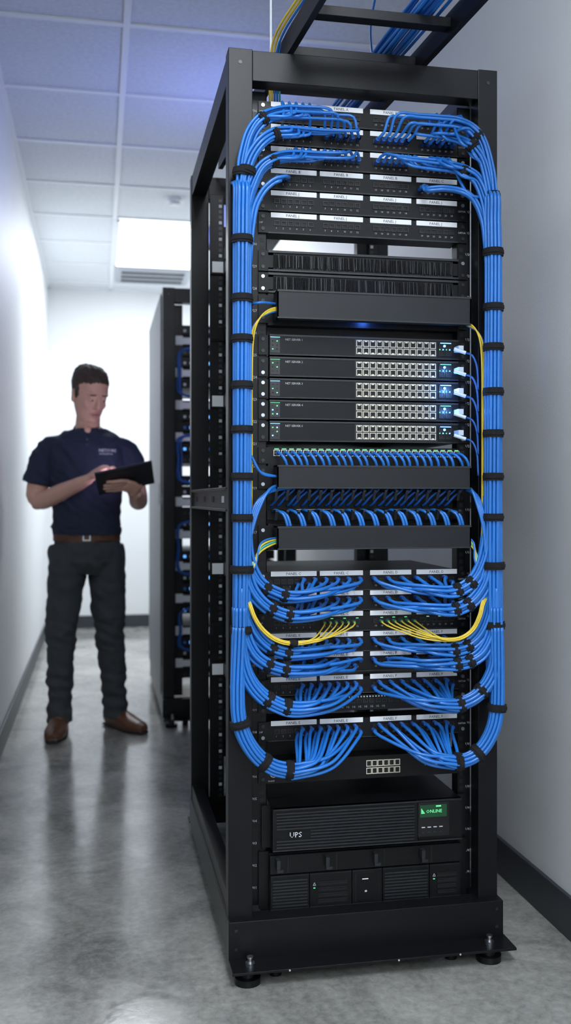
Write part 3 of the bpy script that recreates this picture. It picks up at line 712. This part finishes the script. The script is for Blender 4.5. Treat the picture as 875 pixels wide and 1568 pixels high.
for i in range(24):
    x=RX(425,YE)+i*.0178+random.uniform(-.003,.003)
    za,zb=ZL(748),ZL(772)
    cab.add([Vector((x+.022,YE-.02,za+.01)),Vector((x+.016,YE-.026,za-.004)),Vector((x,YE-.02,(za+zb)/2)),Vector((x-.012,YE-.008,zb)),Vector((x-.016,YE+.004,zb-.004))],.003,BLUEP)
for i in range(13):
    for k in range(2):
        x=RX(420,YE)+i*.0335+k*.007; za,zb=ZL(781),ZL(808)
        cab.add([Vector((x-.004,YE,za-.002-k*.004)),Vector((x,YE-.022,za-k*.003)),Vector((x+.014,YE-.036,za-.009)),Vector((x+.022,YE-.04,zb+.008)),Vector((x+.024,YE-.036,zb-.012))],.0034,BLUE)
for k in range(4):
    cab.add([PT(381-k,850,2.06),PT(384+k*2,800,2.065),PT(390+k*3,775,2.072),PT(405+k*2,758-k*2,2.085),PT(425,750-k*2,2.11),PT(450,748,2.13)],.0034,BLUE)
    cab.add([PT(744+k,850,2.06),PT(742-k,800,2.065),PT(738-k*2,775,2.072),PT(730-k*2,758-k*2,2.085),PT(715,750-k*2,2.11)],.0034,BLUE)
for k in range(2):
    cab.add([PT(378,690,2.06),PT(386,700,2.066),PT(398+k*3,722+k*3,2.075),PT(425,730,2.1)],.0028,BLUE)
cab.add([PT(386,466,2.09),PT(400,463,2.08),PT(430,466,2.12)],.003,BLUE)
bundle=cab.build('blue_network_cables')
# yellow fibre
cab=Cables(); YR=.0018
for k in range(4):
    dx=-k*2.2; yy=2.078+(k%2)*.004
    cab.add([PT(440,470+k*2,2.12),PT(415,473+k*2,2.1),PT(397+dx*.5,489+k,yy),PT(388+dx,522,yy),PT(386+dx,600,yy),PT(386+dx,700,yy),PT(385+dx,800,yy),PT(382+dx,860,yy),PT(376+dx,900,yy)],YR,YEL if k<3 else BLUE)
    cab.add([PT(690,482,2.12),PT(714,492+k*2,2.1),PT(731-dx*.5,508+k,yy),PT(738-dx,545,yy),PT(739-dx,640,yy),PT(739-dx,740,yy),PT(739-dx,830,yy),PT(745-dx,880,yy)],YR,YEL if k<3 else BLUE)
off=hexoff(6,.0037)
C=centerline([(373,905,2.09),(383,925,2.052),(391,946),(404,965),(424,980),(450,985)],2.045)
fan(cab,C,[(RX(495+i*9,YE),YE-.001,rowz[2]) for i in range(6)],YR,YEL,off); tie(boots,C,450,985,r=.007)
C=centerline([(752,905,2.09),(741,922,2.052),(736,942),(726,963),(710,976),(690,980)],2.045)
fan(cab,C,[(RX(632-i*10,YE),YE-.001,rowz[2]) for i in range(6)],YR,YEL,off)
for k in range(4):
    cab.add([PT(380,885,2.06),PT(386+k*2,865,2.06),PT(399,845-k*4,2.075),PT(420,833-k*3,2.1),PT(440,828,2.13)],.0022,YEL if k%2==0 else (CYN if k==1 else BLUE))
    cab.add([PT(742,885,2.075),PT(734-k*2,860,2.07),PT(726,840-k*3,2.08),PT(710,826-k*2,2.11)],.0022,YEL if k%2==0 else (CYN if k==1 else BLUE))
cab.build('yellow_fiber_cables')
cab=Cables()
for k,(p0,p1) in enumerate(sw_py):
    yc=(p0+p1)/2+8
    boots.cyl(PT(696,yc-2,2.11),PT(714,yc+4,2.10),.0042,CLEAR,10)
    cab.add([PT(714,yc+4,2.10),PT(724,yc+8,2.09),PT(731,yc+26,2.085),PT(733,yc+60,2.08)],.0022,BLUEP)
cab.build('uplink_cables',bundle)
boots.build('cable_ties_and_boots',bundle)

# ---------------------------------------------------------------- overhead ladder
b=MB(); za=2.038
def lad(t,s):
    y=2.9-2.6*t; x=.375+(2.9-y)*.075+s*.31
    return Vector((x-.015,y,za))
for s in (0,1): b.beam(lad(0,s),lad(1,s),.014,.05,STEEL)
for i in range(12):
    t=(2.9-(2.165-.19*(i-4)))/2.6
    if 0<=t<=1: b.beam(lad(t,0),lad(t,1),.028,.02,STEEL)
ladder=b.build('cable_ladder',bevel=.001)
cab=Cables()
for k in range(16):
    o1=random.uniform(0,.06); o2=random.uniform(0,.03)
    pts=[]
    for t in (0.05,.2,.3,.4,.5,.7,.98):
        p=lad(t,1); pts.append(p+Vector((-.022-o1+random.uniform(-.006,.006),0,.012+.006+o2)))
    cab.add(pts,.0038,BLUE)
cab.add([Vector((.66,2.3,2.09)),Vector((.60,2.1,2.1)),Vector((.585,1.9,2.14)),Vector((.62,1.6,2.2)),Vector((.66,1.2,2.1))],.0025,BLUE)
for k,m in enumerate((YEL,YEL,BLUE,BLUE,CYN)):
    cab.add([Vector((.395+k*.006,2.25,1.95)),Vector((.388+k*.006,2.2,2.03)),Vector((.392+k*.008,2.14,2.07)),Vector((.42+k*.008,2.0,2.09)),Vector((.45+k*.008,1.8,2.09)),Vector((.50+k*.006,1.2,2.08))],.0026,m)
cab.build('overhead_cables')
b=MB(); x,yy=RX(415,2.3),2.3
b.cyl((x,yy,2.0),(x,yy,ZC),.0028,FRM,10); b.cyl((x,yy,2.04),(x,yy,2.05),.010,SCREW,6); b.beam((x-.02,yy,2.052),(x+.05,yy,2.052),.02,.004,SCREW)
b.build('threaded_hanger_rod')

# ---------------------------------------------------------------- second rack (behind)
r2=rack_frame('server_rack',.29,4.46,.62,1.10,1.99,labels=False)
SIDE=mat('side_panel',(.17,.18,.20),.5)
b=MB(); b.box(.283,.288,4.52,5.54,.13,1.97,SIDE); b.box(.281,.283,4.6,4.64,1.0,1.1,BEZ); b.build('side_panel',r2)
b=MB(); z=.2; k=0; EY=4.515
G2=mat('light_grey_face',(.80,.82,.85),.5)
LB2=mat('led_blue_dim',(.05,.15,.4),.4,emit=(.12,.4,1),es=1.5)
while z<1.88:
    c=[FACE,G2,FACE,FACE,G2,FACE][k%6]
    if k%7!=5:
        b.box(.385,.815,EY,EY+.5,z,z+.042,FACE)
        b.box(.385,.815,EY-.004,EY,z+.004,z+.034,c)
        for i in range(14):
            if c is FACE: b.box(.388+i*.028,.400+i*.028,EY-.007,EY-.004,z+.010,z+.022,[BEZ,LB2,PRINT,BLUE,PRINT][(i*3+k)%5] if i<6 else BEZ)
        b.box(.352,.385,EY-.004,EY+.002,z,z+.042,G2 if k%3==1 else FACE)
    z+=.0496;k+=1
b.build('rack_mounted_equipment',r2)
cab=Cables()
for j in range(4):
    for (zt,zb) in ((1.70,1.52),(1.30,1.12),(.90,.70),(.50,.35)):
        xx=.368+random.uniform(-.006,.012)
        P=[Vector((xx+random.uniform(-.004,.004),4.498+random.uniform(0,.006),zt+(zb-zt)*q)) for q in (0,.5,1)]
        cab.add([Vector((.43,4.505,zt+.02+j*.004))]+P+[Vector((.44,4.505,zb-.02-j*.004))],.003,BLUEP)
cab.build('patch_cords',r2)

# ---------------------------------------------------------------- added blue fill light with invented mount, hidden behind rack, tints ceiling
b=MB(); b.box(.44,.76,3.62,4.30,2.125,2.14,FACE)
b.box(.49,.50,3.65,4.27,2.14,2.144,LEDB)
b.cyl((.6,3.7,2.14),(.6,3.7,ZC),.003,SCREW,8); b.cyl((.6,4.2,2.14),(.6,4.2,ZC),.003,SCREW,8)
o=b.build('added_blue_fill_mount')
a=area('added_blue_fill',(.56,3.96,2.16),(math.radians(180),math.radians(-38),0),.25,.6,4.0,(.24,.32,1)); a.parent=o

# ---------------------------------------------------------------- world, camera
w=bpy.data.worlds.new('w'); bpy.context.scene.world=w; w.use_nodes=True
w.node_tree.nodes['Background'].inputs['Color'].default_value=(.5,.6,.8,1); w.node_tree.nodes['Background'].inputs['Strength'].default_value=.2
c=bpy.data.cameras.new('camera'); c.sensor_fit='VERTICAL'; c.sensor_height=36; c.lens=36*F/1568; c.shift_y=-21/1568
c.clip_start=.05
c.dof.use_dof=True; c.dof.focus_distance=2.16; c.dof.aperture_fstop=3.0
o=bpy.data.objects.new('camera',c); o.location=(0,0,HC); o.rotation_euler=(math.radians(90),0,-math.atan2(SA,CA)); bpy.context.collection.objects.link(o)
bpy.context.scene.camera=o
bpy.context.scene.view_settings.view_transform='Standard'
